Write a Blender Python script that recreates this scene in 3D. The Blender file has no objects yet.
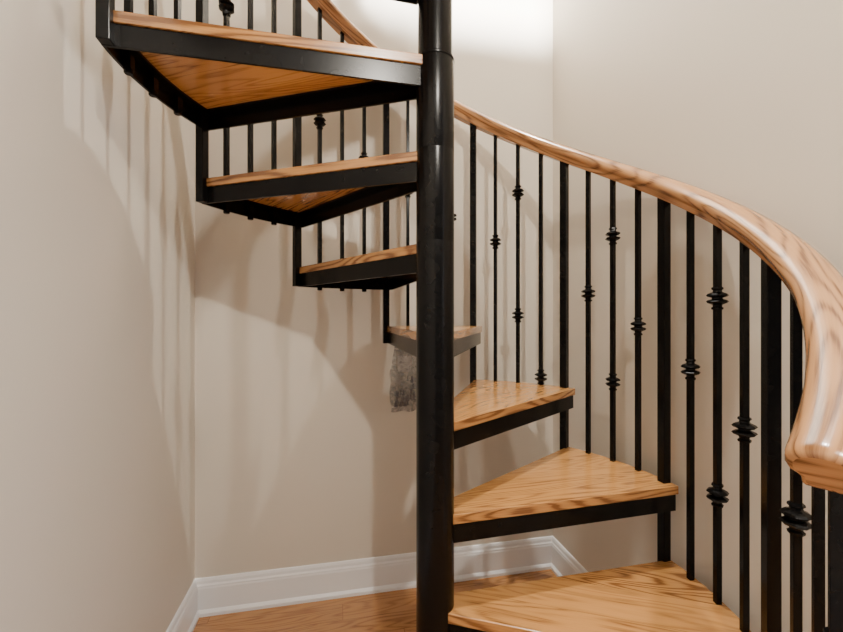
import bpy, bmesh, math, random
from mathutils import Vector, noise
random.seed(4)
H=1.11
PX,PY=0.032,0.946
E1=Vector((0.98,0.2015)).normalized(); E2=Vector((-E1.y,E1.x))
def L(u,v,z):
    return Vector((PX+u*E1.x+v*E2.x, PY+u*E1.y+v*E2.y, z))
def Pt(r,th,z):
    a=math.radians(th); return Vector((PX+r*math.cos(a),PY+r*math.sin(a),z))
# ---------------------------------------------------------------- materials
def new_mat(name):
    m=bpy.data.materials.new(name); m.use_nodes=True
    nt=m.node_tree; b=nt.nodes['Principled BSDF']; return m,nt,b
def N(nt,t,**kw):
    n=nt.nodes.new(t)
    for k,v in kw.items(): setattr(n,k,v)
    return n
def math_n(nt,op,a,b=None):
    n=N(nt,'ShaderNodeMath',operation=op)
    for i,x in enumerate((a,b)):
        if x is None: continue
        if isinstance(x,(int,float)): n.inputs[i].default_value=x
        else: nt.links.new(x,n.inputs[i])
    return n.outputs[0]
def ramp(nt,fac,stops):
    r=N(nt,'ShaderNodeValToRGB'); e=r.color_ramp.elements
    while len(e)<len(stops): e.new(0.5)
    for i,(p,c) in enumerate(stops):
        e[i].position=p; e[i].color=(*c,1)
    nt.links.new(fac,r.inputs[0]); return r.outputs[0]
def paint(name,col,rough=0.55,bump=0.03):
    m,nt,b=new_mat(name)
    tc=N(nt,'ShaderNodeTexCoord')
    n1=N(nt,'ShaderNodeTexNoise'); n1.inputs['Scale'].default_value=1.3
    nt.links.new(tc.outputs['Object'],n1.inputs['Vector'])
    c=ramp(nt,n1.outputs[0],[(0.3,tuple(x*0.97 for x in col)),(0.7,tuple(min(1,x*1.02) for x in col))])
    nt.links.new(c,b.inputs['Base Color'])
    n2=N(nt,'ShaderNodeTexNoise'); n2.inputs['Scale'].default_value=260
    nt.links.new(tc.outputs['Object'],n2.inputs['Vector'])
    bp=N(nt,'ShaderNodeBump'); bp.inputs['Strength'].default_value=bump; bp.inputs['Distance'].default_value=0.002
    nt.links.new(n2.outputs[0],bp.inputs['Height']); nt.links.new(bp.outputs[0],b.inputs['Normal'])
    b.inputs['Roughness'].default_value=rough
    return m
def oak(name,strip=0.09,seglen=0.0,dark=(0.30,0.13,0.045),light=(0.62,0.34,0.14),rough=0.22,seam=True,tone=0.35,fig=0.4,coat=0.4):
    m,nt,b=new_mat(name)
    uv=N(nt,'ShaderNodeUVMap'); sep=N(nt,'ShaderNodeSeparateXYZ'); nt.links.new(uv.outputs[0],sep.inputs[0])
    u,v=sep.outputs[0],sep.outputs[1]
    vs=math_n(nt,'DIVIDE',v,strip); row=math_n(nt,'FLOOR',vs); fv=math_n(nt,'FRACT',vs)
    wn=N(nt,'ShaderNodeTexWhiteNoise',noise_dimensions='1D'); nt.links.new(row,wn.inputs['W'])
    rnd=wn.outputs['Value']
    if seglen>0:
        us=math_n(nt,'ADD',math_n(nt,'DIVIDE',u,seglen),math_n(nt,'MULTIPLY',rnd,7.3))
        seg=math_n(nt,'FLOOR',us); fu=math_n(nt,'FRACT',us)
        w2=N(nt,'ShaderNodeTexWhiteNoise',noise_dimensions='2D')
        cb=N(nt,'ShaderNodeCombineXYZ'); nt.links.new(row,cb.inputs[0]); nt.links.new(seg,cb.inputs[1])
        nt.links.new(cb.outputs[0],w2.inputs['Vector']); rnd=w2.outputs['Value']
    off=math_n(nt,'MULTIPLY',rnd,37.0)
    cmb=N(nt,'ShaderNodeCombineXYZ')
    nt.links.new(u,cmb.inputs[0]); nt.links.new(math_n(nt,'MULTIPLY',v,9.0),cmb.inputs[1]); nt.links.new(off,cmb.inputs[2])
    nz=N(nt,'ShaderNodeTexNoise'); nz.inputs['Scale'].default_value=1.8; nz.inputs['Detail'].default_value=1.2
    nt.links.new(cmb.outputs[0],nz.inputs['Vector'])
    s=math_n(nt,'SINE',math_n(nt,'MULTIPLY',nz.outputs[0],80.0))
    s=math_n(nt,'ADD',math_n(nt,'MULTIPLY',s,0.5),0.5)
    s=math_n(nt,'POWER',s,1.6)
    c2=N(nt,'ShaderNodeCombineXYZ')
    nt.links.new(math_n(nt,'MULTIPLY',u,14.0),c2.inputs[0]); nt.links.new(math_n(nt,'MULTIPLY',v,420.0),c2.inputs[1]); nt.links.new(off,c2.inputs[2])
    np_=N(nt,'ShaderNodeTexNoise'); np_.inputs['Scale'].default_value=1.0; np_.inputs['Detail'].default_value=3
    nt.links.new(c2.outputs[0],np_.inputs['Vector'])
    mixv=math_n(nt,'ADD',math_n(nt,'MULTIPLY',s,fig),math_n(nt,'MULTIPLY',np_.outputs[0],0.8))
    mixv=math_n(nt,'ADD',mixv,math_n(nt,'MULTIPLY',math_n(nt,'SUBTRACT',rnd,0.5),-tone))
    mid=tuple((a+c)/2 for a,c in zip(dark,light))
    c=ramp(nt,mixv,[(0.2,light),(0.55,tuple(l*0.82+d*0.18 for l,d in zip(light,dark))),(0.8,mid),(1.0,dark)])
    if seam:
        a=math_n(nt,'LESS_THAN',fv,0.02 if strip<0.085 else 0.008)
        if seglen>0: a=math_n(nt,'MAXIMUM',a,math_n(nt,'LESS_THAN',fu,0.002))
        mx=N(nt,'ShaderNodeMixRGB'); nt.links.new(math_n(nt,'MULTIPLY',a,0.6),mx.inputs[0]); nt.links.new(c,mx.inputs[1]); mx.inputs[2].default_value=(*[x*0.4 for x in dark],1)
        c=mx.outputs[0]
    nt.links.new(c,b.inputs['Base Color'])
    bp=N(nt,'ShaderNodeBump'); bp.inputs['Strength'].default_value=0.12; bp.inputs['Distance'].default_value=0.001
    nt.links.new(np_.outputs[0],bp.inputs['Height']); nt.links.new(bp.outputs[0],b.inputs['Normal'])
    b.inputs['Roughness'].default_value=rough
    b.inputs['Coat Weight'].default_value=coat; b.inputs['Coat Roughness'].default_value=0.1
    return m
M_wall=paint('wall_paint',(0.67,0.61,0.515),0.5)
M_ceil=paint('ceiling_paint',(0.7,0.69,0.67),0.8)
M_trim=paint('trim_white',(0.87,0.87,0.87),0.3,0.01)
M_tread=oak('oak_tread',0.11,0,dark=(0.19,0.075,0.022),light=(0.56,0.275,0.085),fig=0.48,rough=0.24)
M_rail=oak('oak_rail',5.0,0,dark=(0.15,0.06,0.02),light=(0.49,0.245,0.10),rough=0.22,seam=False,tone=0.0,fig=0.52,coat=0.3)
M_floor=oak('oak_floor',0.083,0.9,dark=(0.18,0.07,0.02),light=(0.50,0.235,0.08),rough=0.2,tone=0.5)
m,nt,b=new_mat('black_steel'); M_steel=m
tc=N(nt,'ShaderNodeTexCoord'); nz=N(nt,'ShaderNodeTexNoise'); nz.inputs['Scale'].default_value=30
nt.links.new(tc.outputs['Object'],nz.inputs['Vector'])
c=ramp(nt,nz.outputs[0],[(0.3,(0.003,0.0027,0.0027)),(0.7,(0.005,0.0045,0.004))]); nt.links.new(c,b.inputs['Base Color'])
b.inputs['Roughness'].default_value=0.24; b.inputs['Specular IOR Level'].default_value=0.14
m,nt,b=new_mat('zinc_hardware'); M_zinc=m
b.inputs['Base Color'].default_value=(0.10,0.10,0.105,1); b.inputs['Metallic'].default_value=0.6; b.inputs['Roughness'].default_value=0.35
m,nt,b=new_mat('paper_label'); M_label=m
b.inputs['Base Color'].default_value=(0.75,0.75,0.73,1); b.inputs['Roughness'].default_value=0.6
m,nt,b=new_mat('clear_plastic'); M_plastic=m
b.inputs['Base Color'].default_value=(0.40,0.40,0.41,1); b.inputs['Roughness'].default_value=0.06; b.inputs['Specular IOR Level'].default_value=1.0
tc=N(nt,'ShaderNodeTexCoord'); nz=N(nt,'ShaderNodeTexNoise'); nz.inputs['Scale'].default_value=30; nz.inputs['Detail'].default_value=3; nz.inputs['Distortion'].default_value=2.0
nt.links.new(tc.outputs['Object'],nz.inputs['Vector']); bp=N(nt,'ShaderNodeBump'); bp.inputs['Strength'].default_value=1; bp.inputs['Distance'].default_value=0.05
nt.links.new(nz.outputs[0],bp.inputs['Height']); nt.links.new(bp.outputs[0],b.inputs['Normal'])
mr=N(nt,'ShaderNodeMapRange'); mr.inputs['From Min'].default_value=0.38; mr.inputs['From Max'].default_value=0.68; mr.inputs['To Min'].default_value=0.12; mr.inputs['To Max'].default_value=0.6
nt.links.new(nz.outputs[0],mr.inputs['Value']); nt.links.new(mr.outputs[0],b.inputs['Alpha'])
# ---------------------------------------------------------------- helpers
def mk(name,bm,mats,parent=None,smooth=False,bevel=0):
    bmesh.ops.recalc_face_normals(bm,faces=bm.faces)
    me=bpy.data.meshes.new(name); bm.to_mesh(me); bm.free()
    for x in (mats if isinstance(mats,list) else [mats]): me.materials.append(x)
    o=bpy.data.objects.new(name,me); bpy.context.scene.collection.objects.link(o)
    if parent: o.parent=parent
    if smooth:
        for p in me.polygons: p.use_smooth=True
    if bevel:
        md=o.modifiers.new('bevel','BEVEL'); md.width=bevel; md.segments=2; md.limit_method='ANGLE'; md.angle_limit=math.radians(40)
    return o
def prism(bm,poly,z0,z1,uvf=None):
    lo=[bm.verts.new((p[0],p[1],z0)) for p in poly]; hi=[bm.verts.new((p[0],p[1],z1)) for p in poly]
    fs=[bm.faces.new(hi),bm.faces.new(lo[::-1])]
    n=len(poly); run=0; side=[]
    for i in range(n):
        f=bm.faces.new((lo[i],lo[(i+1)%n],hi[(i+1)%n],hi[i])); 
        d=(lo[(i+1)%n].co-lo[i].co).length
        side.append((f,run,run+d)); run+=d
    if uvf:
        uvl=bm.loops.layers.uv.verify()
        for f in fs:
            for l in f.loops: l[uvl].uv=uvf(l.vert.co)
        k=uvf(lo[0].co)
        for f,a,c in side:
            for l,(uu,zz) in zip(f.loops,((a,z0),(c,z0),(c,z1),(a,z1))):
                l[uvl].uv=(k[0]+uu+1.7,0.11*182+0.03+(zz-z0))
    return fs
def lbox(bm,u0,u1,v0,v1,z0,z1,uvf=None):
    P=[L(u0,v0,0),L(u1,v0,0),L(u1,v1,0),L(u0,v1,0)]
    return prism(bm,P,z0,z1,uvf)
def ringprism(bm,outer,inner,z0,z1):
    n=len(outer)
    a=[bm.verts.new((p[0],p[1],z0)) for p in outer]; b_=[bm.verts.new((p[0],p[1],z1)) for p in outer]
    c_=[bm.verts.new((p[0],p[1],z0)) for p in inner]; d=[bm.verts.new((p[0],p[1],z1)) for p in inner]
    for i in range(n):
        j=(i+1)%n
        bm.faces.new((a[i],a[j],b_[j],b_[i])); bm.faces.new((c_[j],c_[i],d[i],d[j]))
        bm.faces.new((b_[i],b_[j],d[j],d[i])); bm.faces.new((a[j],a[i],c_[i],c_[j]))
def offset(poly,d):
    n=len(poly); out=[]
    for i in range(n):
        p0,p1,p2=Vector(poly[i-1][:2]),Vector(poly[i][:2]),Vector(poly[(i+1)%n][:2])
        e1=(p1-p0).normalized(); e2=(p2-p1).normalized()
        n1=Vector((-e1.y,e1.x)); n2=Vector((-e2.y,e2.x))
        k=(n1+n2); k=k/ max(0.25,(1+n1.dot(n2)))
        out.append(p1+k*d)
    return out
def lathe(bm,c,prof,seg=20,rot=0):
    rings=[]
    for r,z in prof:
        rings.append([bm.verts.new((c[0]+r*math.cos(rot+2*math.pi*i/seg),c[1]+r*math.sin(rot+2*math.pi*i/seg),c[2]+z)) for i in range(seg)])
    for a,b_ in zip(rings,rings[1:]):
        for i in range(seg):
            j=(i+1)%seg; bm.faces.new((a[i],a[j],b_[j],b_[i]))
    bm.faces.new(rings[0][::-1]); bm.faces.new(rings[-1])
def sqbar(bm,r,th,w,z0,z1):
    a=math.radians(th); er=Vector((math.cos(a),math.sin(a))); et=Vector((-er.y,er.x)); c=Vector((PX,PY))+er*r
    P=[c+er*x*w/2+et*y*w/2 for x,y in((-1,-1),(1,-1),(1,1),(-1,1))]
    prism(bm,P,z0,z1)
# ---------------------------------------------------------------- room
UL,UR,VB=-0.745,0.712,0.722
VF=-3.6; TOP=5.1
bm=bmesh.new(); lbox(bm,UL-0.12,UL,VF,VB+0.12,0,TOP); mk('wall_left',bm,M_wall)
bm=bmesh.new(); lbox(bm,UL,UR,VB,VB+0.12,0,TOP); mk('wall_back',bm,M_wall)
bm=bmesh.new(); lbox(bm,UR,UR+0.12,-0.95,VB+0.12,0,TOP); mk('wall_right',bm,M_wall)
def floor_uv(co):
    d=Vector((co.x-PX,co.y-PY)); return (d.dot(E1),d.dot(E2))
bm=bmesh.new(); lbox(bm,UL-0.12,UR+2.2,VF,VB+0.12,-0.1,0,floor_uv); mk('floor',bm,M_floor)
bm=bmesh.new(); lbox(bm,UL,UR+2.2,VF,-0.95,H+1.36,H+1.64); mk('ceiling_lower',bm,M_ceil)
bm=bmesh.new(); lbox(bm,UL-0.12,UR+2.2,VF,VB+0.12,TOP,TOP+0.1); mk('ceiling',bm,M_ceil)
prof=[(0,0),(0.022,0),(0.022,0.012),(0.016,0.020),(0.014,0.022),(0.014,0.098),(0.0125,0.104),(0.0125,0.108),(0.009,0.114),(0.008,0.124),(0.005,0.131),(0,0.133)]
def baseboard(name,path):
    bm=bmesh.new(); rows=[]
    for (u,v,nu,nv) in path:
        rows.append([bm.verts.new(L(u+nu*o,v+nv*o,z+0.0005)) for o,z in prof])
    n=len(prof)
    for a,b_ in zip(rows,rows[1:]):
        for i in range(n): bm.faces.new((a[i],a[(i+1)%n],b_[(i+1)%n],b_[i]))
    bm.faces.new(rows[0]); bm.faces.new(rows[-1][::-1])
    mk(name,bm,M_trim)
baseboard('baseboard_left',[(UL,VF,1,0),(UL,VB,1,-1)])
baseboard('baseboard_back',[(UL,VB,1,-1),(UR,VB,-1,-1)])
baseboard('baseboard_right',[(UR,VB,-1,-1),(UR,-0.95,-1,0)])
# ---------------------------------------------------------------- staircase
stair=bpy.data.objects.new('spiral_staircase',None); bpy.context.scene.collection.objects.link(stair)
RISE=0.2108; RP=0.661
def ztread(n): return H-0.672+(n-2)*RISE+(0.003 if n==3 else 0)
def thL(n): return -15+(n-2)*30
WT=0.023; FH=0.045; RO=0.677
def tread_poly(n,ins=0.0):
    a=thL(n)-2.8; b_=thL(n)+30-0.4
    ro=RO-ins
    c=Vector((PX,PY))
    def edge_in(th,side):
        r=math.radians(th); er=Vector((math.cos(r),math.sin(r))); et=Vector((-er.y,er.x))
        return c+er*0.036+et*side*0.024
    arc=[Pt(ro,a+(b_-a)*i/14,0).to_2d() for i in range(15)]
    return [edge_in(a,-1)]+arc+[edge_in(b_,1)]
for n in range(1,13):
    zt=ztread(n)
    poly=tread_poly(n)
    e=(poly[1]-poly[0]).normalized(); pz=Vector((-e.y,e.x)); o0=poly[0].copy()
    k=n*0.737
    def uvf(co,e=e,pz=pz,o0=o0,k=k,zt=zt):
        d=Vector((co.x,co.y))-o0; return (d.dot(e)+k*3.1, d.dot(pz)+k+20)
    bm=bmesh.new(); prism(bm,poly,zt-WT,zt,uvf); mk('tread_board_%d'%n,bm,M_tread,stair,bevel=0.0018)
    bm=bmesh.new()
    p0=offset(poly,0.005); p1=offset(poly,0.011); p2=offset(poly,0.034)
    z1=zt-WT-0.0002
    ringprism(bm,p0,p1,z1-FH,z1)
    ringprism(bm,p1,p2,z1-0.006,z1)
    for q in (7.5,15,22.5):
        p=Pt(RP,thL(n)+q,z1-FH)
        lathe(bm,p,[(0.0075,-0.010),(0.009,-0.008),(0.009,0.0),(0.0065,0.002)],12)
        sqbar(bm,RP,thL(n)+q,0.016,z1-FH,z1)
    mk('tread_frame_%d'%n,bm,M_steel,stair)
# pole
bm=bmesh.new()
lathe(bm,(PX,PY,0),[(0.11,0.0005),(0.11,0.010),(0.105,0.012),(0.05,0.012)],40)
zj=ztread(8)
zc=0.005
for nn_ in (6,7):
    zz=ztread(nn_)
    lathe(bm,(PX,PY,0),[(0.0440,zc),(0.0442,zc+0.001),(0.0442,zz-0.001),(0.0440,zz)],64); zc=zz
lathe(bm,(PX,PY,0),[(0.0440,zc),(0.0442,zc+0.001),(0.0442,zj-0.005),(0.0436,zj-0.002),(0.0436,zj-0.001)],64)
lathe(bm,(PX,PY,0),[(0.0450,zj-0.001),(0.0450,zj+0.003),(0.0425,zj+0.006),(0.0400,zj+0.008),(0.0400,H+2.6)],64)
o=mk('center_pole',bm,M_steel,stair,smooth=True)
md=o.modifiers.new('es','EDGE_SPLIT'); md.split_angle=math.radians(35)
# balusters
def zrail(th): return H+0.834+(th-83)*RISE/30
def zmid(th): return H+0.022+(th-30)*RISE/30
kn=[(0.0075,-0.027),(0.0125,-0.026),(0.0135,-0.022),(0.009,-0.019),(0.010,-0.015),(0.021,-0.011),(0.0245,-0.007),(0.021,-0.004),(0.012,-0.0015),
    (0.012,0.0015),(0.021,0.004),(0.0245,0.007),(0.021,0.011),(0.010,0.015),(0.009,0.019),(0.0135,0.022),(0.0125,0.026),(0.0075,0.027)]
kn=[(r*0.93 if r>0.011 else r,z) for r,z in kn]
bmb=bmesh.new(); bmp=bmesh.new(); bmk=bmesh.new()
for n in range(1,13):
    zt=ztread(n)
    for q,cnt in ((7.5,1),(15,2),(22.5,1)):
        th=thL(n)+q
        sqbar(bmb,RP,th,0.0125,zt-WT-0.01,zrail(th)-0.018)
        zs=[zmid(th)] if cnt==1 else [zmid(th)-0.23,zmid(th)+0.23]
        if abs(th-52.5)<0.1: zs=[zt+0.029]
        for zz in zs:
            p=Pt(RP,th,zz); lathe(bmk,p,kn,8,math.radians(th+22.5))
    th=thL(n)
    zb = 0.0 if n==1 else ztread(n-1)-WT-FH
    sqbar(bmp,RP,th,0.0235,zb+0.0005,zrail(th)-0.018)
th=thL(13); sqbar(bmp,RP,th,0.0235,ztread(12)-WT-FH,zrail(th)-0.018)
mk('balusters',bmb,M_steel,stair); mk('baluster_posts',bmp,M_steel,stair,bevel=0.0015); mk('baluster_knuckles',bmk,M_steel,stair)
# handrail
pr=[(-0.019,-0.027),(0.019,-0.027),(0.0215,-0.024),(0.0215,-0.014),(0.0245,-0.010),(0.0300,-0.006),(0.0325,0.001),(0.0315,0.009),(0.027,0.0165),(0.019,0.022),(0.0095,0.0255),(0,0.0265)]
pr=pr+[(-x,y) for x,y in pr[-2:1:-1]]
bm=bmesh.new(); uvl=bm.loops.layers.uv.verify()
t0,t1=-56.2,318.0; NS=380; rings=[]
acc=[0]
for i in range(1,len(pr)+1):
    a,b_=pr[i-1],pr[i%len(pr)]; acc.append(acc[-1]+math.hypot(a[0]-b_[0],a[1]-b_[1]))
slope=math.atan(RISE/(math.radians(30)*RP))
def railring(th,sc=1.0,adv=0.0):
    a=math.radians(th); er=Vector((math.cos(a),math.sin(a),0)); et=Vector((-er.y,er.x,0))
    T=(et*math.cos(slope)+Vector((0,0,1))*math.sin(slope)); Nn=(-et*math.sin(slope)+Vector((0,0,1))*math.cos(slope))
    c=Pt(RP,th,zrail(th))+T*adv
    return [bm.verts.new(c+er*x*sc+Nn*y*sc) for x,y in pr]
lens=[]
for sc,adv in ((0.72,-0.016),(0.86,-0.0145),(0.95,-0.010),(0.99,-0.004)):
    rings.append(railring(t0,sc,adv)); lens.append(adv)
R_=RP/math.cos(slope)
for i in range(NS+1):
    th=t0+(t1-t0)*i/NS; rings.append(railring(th)); lens.append(math.radians(th-t0)*R_)
n=len(pr)
for k in range(len(rings)-1):
    a,b_=rings[k],rings[k+1]
    for i in range(n):
        j=(i+1)%n
        f=bm.faces.new((a[i],a[j],b_[j],b_[i]))
        for l,(uu,vv) in zip(f.loops,((lens[k],acc[i]),(lens[k],acc[i+1]),(lens[k+1],acc[i+1]),(lens[k+1],acc[i]))):
            l[uvl].uv=(uu,vv)
        f.smooth=True
f=bm.faces.new(rings[0][::-1]); 
for l in f.loops: l[uvl].uv=(0.2+l.vert.co.x,l.vert.co.z)
bm.faces.new(rings[-1])
o=mk('handrail',bm,M_rail,stair)
for p in o.data.polygons: p.use_smooth = len(p.vertices)==4
md=o.modifiers.new('es','EDGE_SPLIT'); md.split_angle=math.radians(50)
# ---------------------------------------------------------------- hanging bag of stair hardware on the back wall
bag=bpy.data.objects.new('hardware_bag',None); bpy.context.scene.collection.objects.link(bag)
bt=ztread(5)-WT-FH-0.003
U0=0.046; W,HH=0.135,0.275
def bagp(x,d,z): return L(U0+x,VB-0.028+d,z)
bm=bmesh.new(); gw,gh=18,40
for side in (-1,1):
    g=[]
    for j in range(gh+1):
        row=[]
        for i in range(gw+1):
            s=i/gw; t=j/gh
            x=(s-0.5)*W*(0.6+0.4*min(1,t*1.8)**0.7)*(1-0.10*t**6)+0.010*noise.noise(Vector((t*6,0,2)))
            env=(4*s*(1-s))**0.5*min(1,t*1.4)*(1-t**6)
            nn=noise.noise(Vector((s*5,t*10,side*3)))
            d=side*(0.015*env+0.001)+0.010*nn*env
            row.append(bm.verts.new(bagp(x,d,bt-t*HH+0.010*noise.noise(Vector((s*4,t,1)))*t)))
        g.append(row)
    for j in range(gh):
        for i in range(gw):
            bm.faces.new((g[j][i],g[j][i+1],g[j+1][i+1],g[j+1][i]))
mk('plastic_film',bm,M_plastic,bag,smooth=True)
bm=bmesh.new()
for k in range(26):
    zz=bt-HH+0.03+0.11*random.random()**1.3
    c=bagp(random.uniform(-0.045,0.04),random.uniform(-0.005,0.005),zz)
    r=random.uniform(0.003,0.006)
    lathe(bm,c,[(r*1.5,-0.009),(r*1.5,-0.005),(r*0.7,-0.005),(r*0.7,0.012)],6,random.random())
mk('screws_and_nuts',bm,M_zinc,bag)
bm=bmesh.new()
prism(bm,[bagp(-0.035,-0.004,0),bagp(0.02,-0.004,0),bagp(0.02,-0.0035,0),bagp(-0.035,-0.0035,0)],bt-0.115,bt-0.05)
mk('parts_label',bm,M_label,bag)
bm=bmesh.new()
c=bagp(0,0,bt-0.006); lathe(bm,c,[(0.004,-0.004),(0.005,0),(0.004,0.003)],10)
a_=bagp(0,-0.004,0); b_=bagp(0,0.028,0)
prism(bm,[a_.to_2d()+Vector((-0.0015,0)),a_.to_2d()+Vector((0.0015,0)),b_.to_2d()+Vector((0.0015,0)),b_.to_2d()+Vector((-0.0015,0))],bt-0.008,bt-0.005)
mk('hanging_nail',bm,M_zinc,bag)
# ---------------------------------------------------------------- lights
def area(name,loc,target,size,power,col,sy=None):
    l=bpy.data.lights.new(name,'AREA'); l.energy=power; l.color=col; l.size=size
    if sy: l.shape='RECTANGLE'; l.size_y=sy
    o=bpy.data.objects.new(name,l); bpy.context.scene.collection.objects.link(o); o.location=loc
    o.rotation_euler=(Vector(target)-Vector(loc)).to_track_quat('-Z','Y').to_euler(); return o
def bulb(name,loc,power,col,r):
    l=bpy.data.lights.new(name,'POINT'); l.energy=power; l.color=col; l.shadow_soft_size=r
    o=bpy.data.objects.new(name,l); bpy.context.scene.collection.objects.link(o); o.location=loc; return o
def spot(name,loc,target,power,col,r,deg,blend):
    l=bpy.data.lights.new(name,'SPOT'); l.energy=power; l.color=col; l.shadow_soft_size=r; l.spot_size=math.radians(deg); l.spot_blend=blend
    o=bpy.data.objects.new(name,l); bpy.context.scene.collection.objects.link(o); o.location=loc
    o.rotation_euler=(Vector(target)-Vector(loc)).to_track_quat('-Z','Y').to_euler(); return o
bulb('ceiling_downlight',(0.36,-0.45,H+1.30),95,(1,0.93,0.82),0.025)
spot('upstairs_spotlight',L(0.70,-2.6,H+2.05),L(0.40,0.72,H+1.75),8500,(1,0.98,0.96),0.12,30,0.6)
spot('stairwell_light',L(0.30,0.05,H+3.7),L(-0.2,0.2,H),520,(1,0.95,0.87),0.035,70,0.6)
area('window_daylight',L(2.5,-2.3,1.4),L(-0.7,-0.3,0.9),1.4,90,(0.82,0.87,1.0),1.8)
w=bpy.data.worlds.new('world'); bpy.context.scene.world=w; w.use_nodes=True
w.node_tree.nodes['Background'].inputs[0].default_value=(0.9,0.93,1,1); w.node_tree.nodes['Background'].inputs[1].default_value=0.2
# ---------------------------------------------------------------- camera
cd=bpy.data.cameras.new('camera'); cam=bpy.data.objects.new('camera',cd); bpy.context.scene.collection.objects.link(cam)
cd.sensor_width=36; cd.lens=36*404/843; cd.clip_start=0.02
cam.location=(0,0,H); cam.rotation_euler=(math.radians(90),0,0)
bpy.context.scene.camera=cam
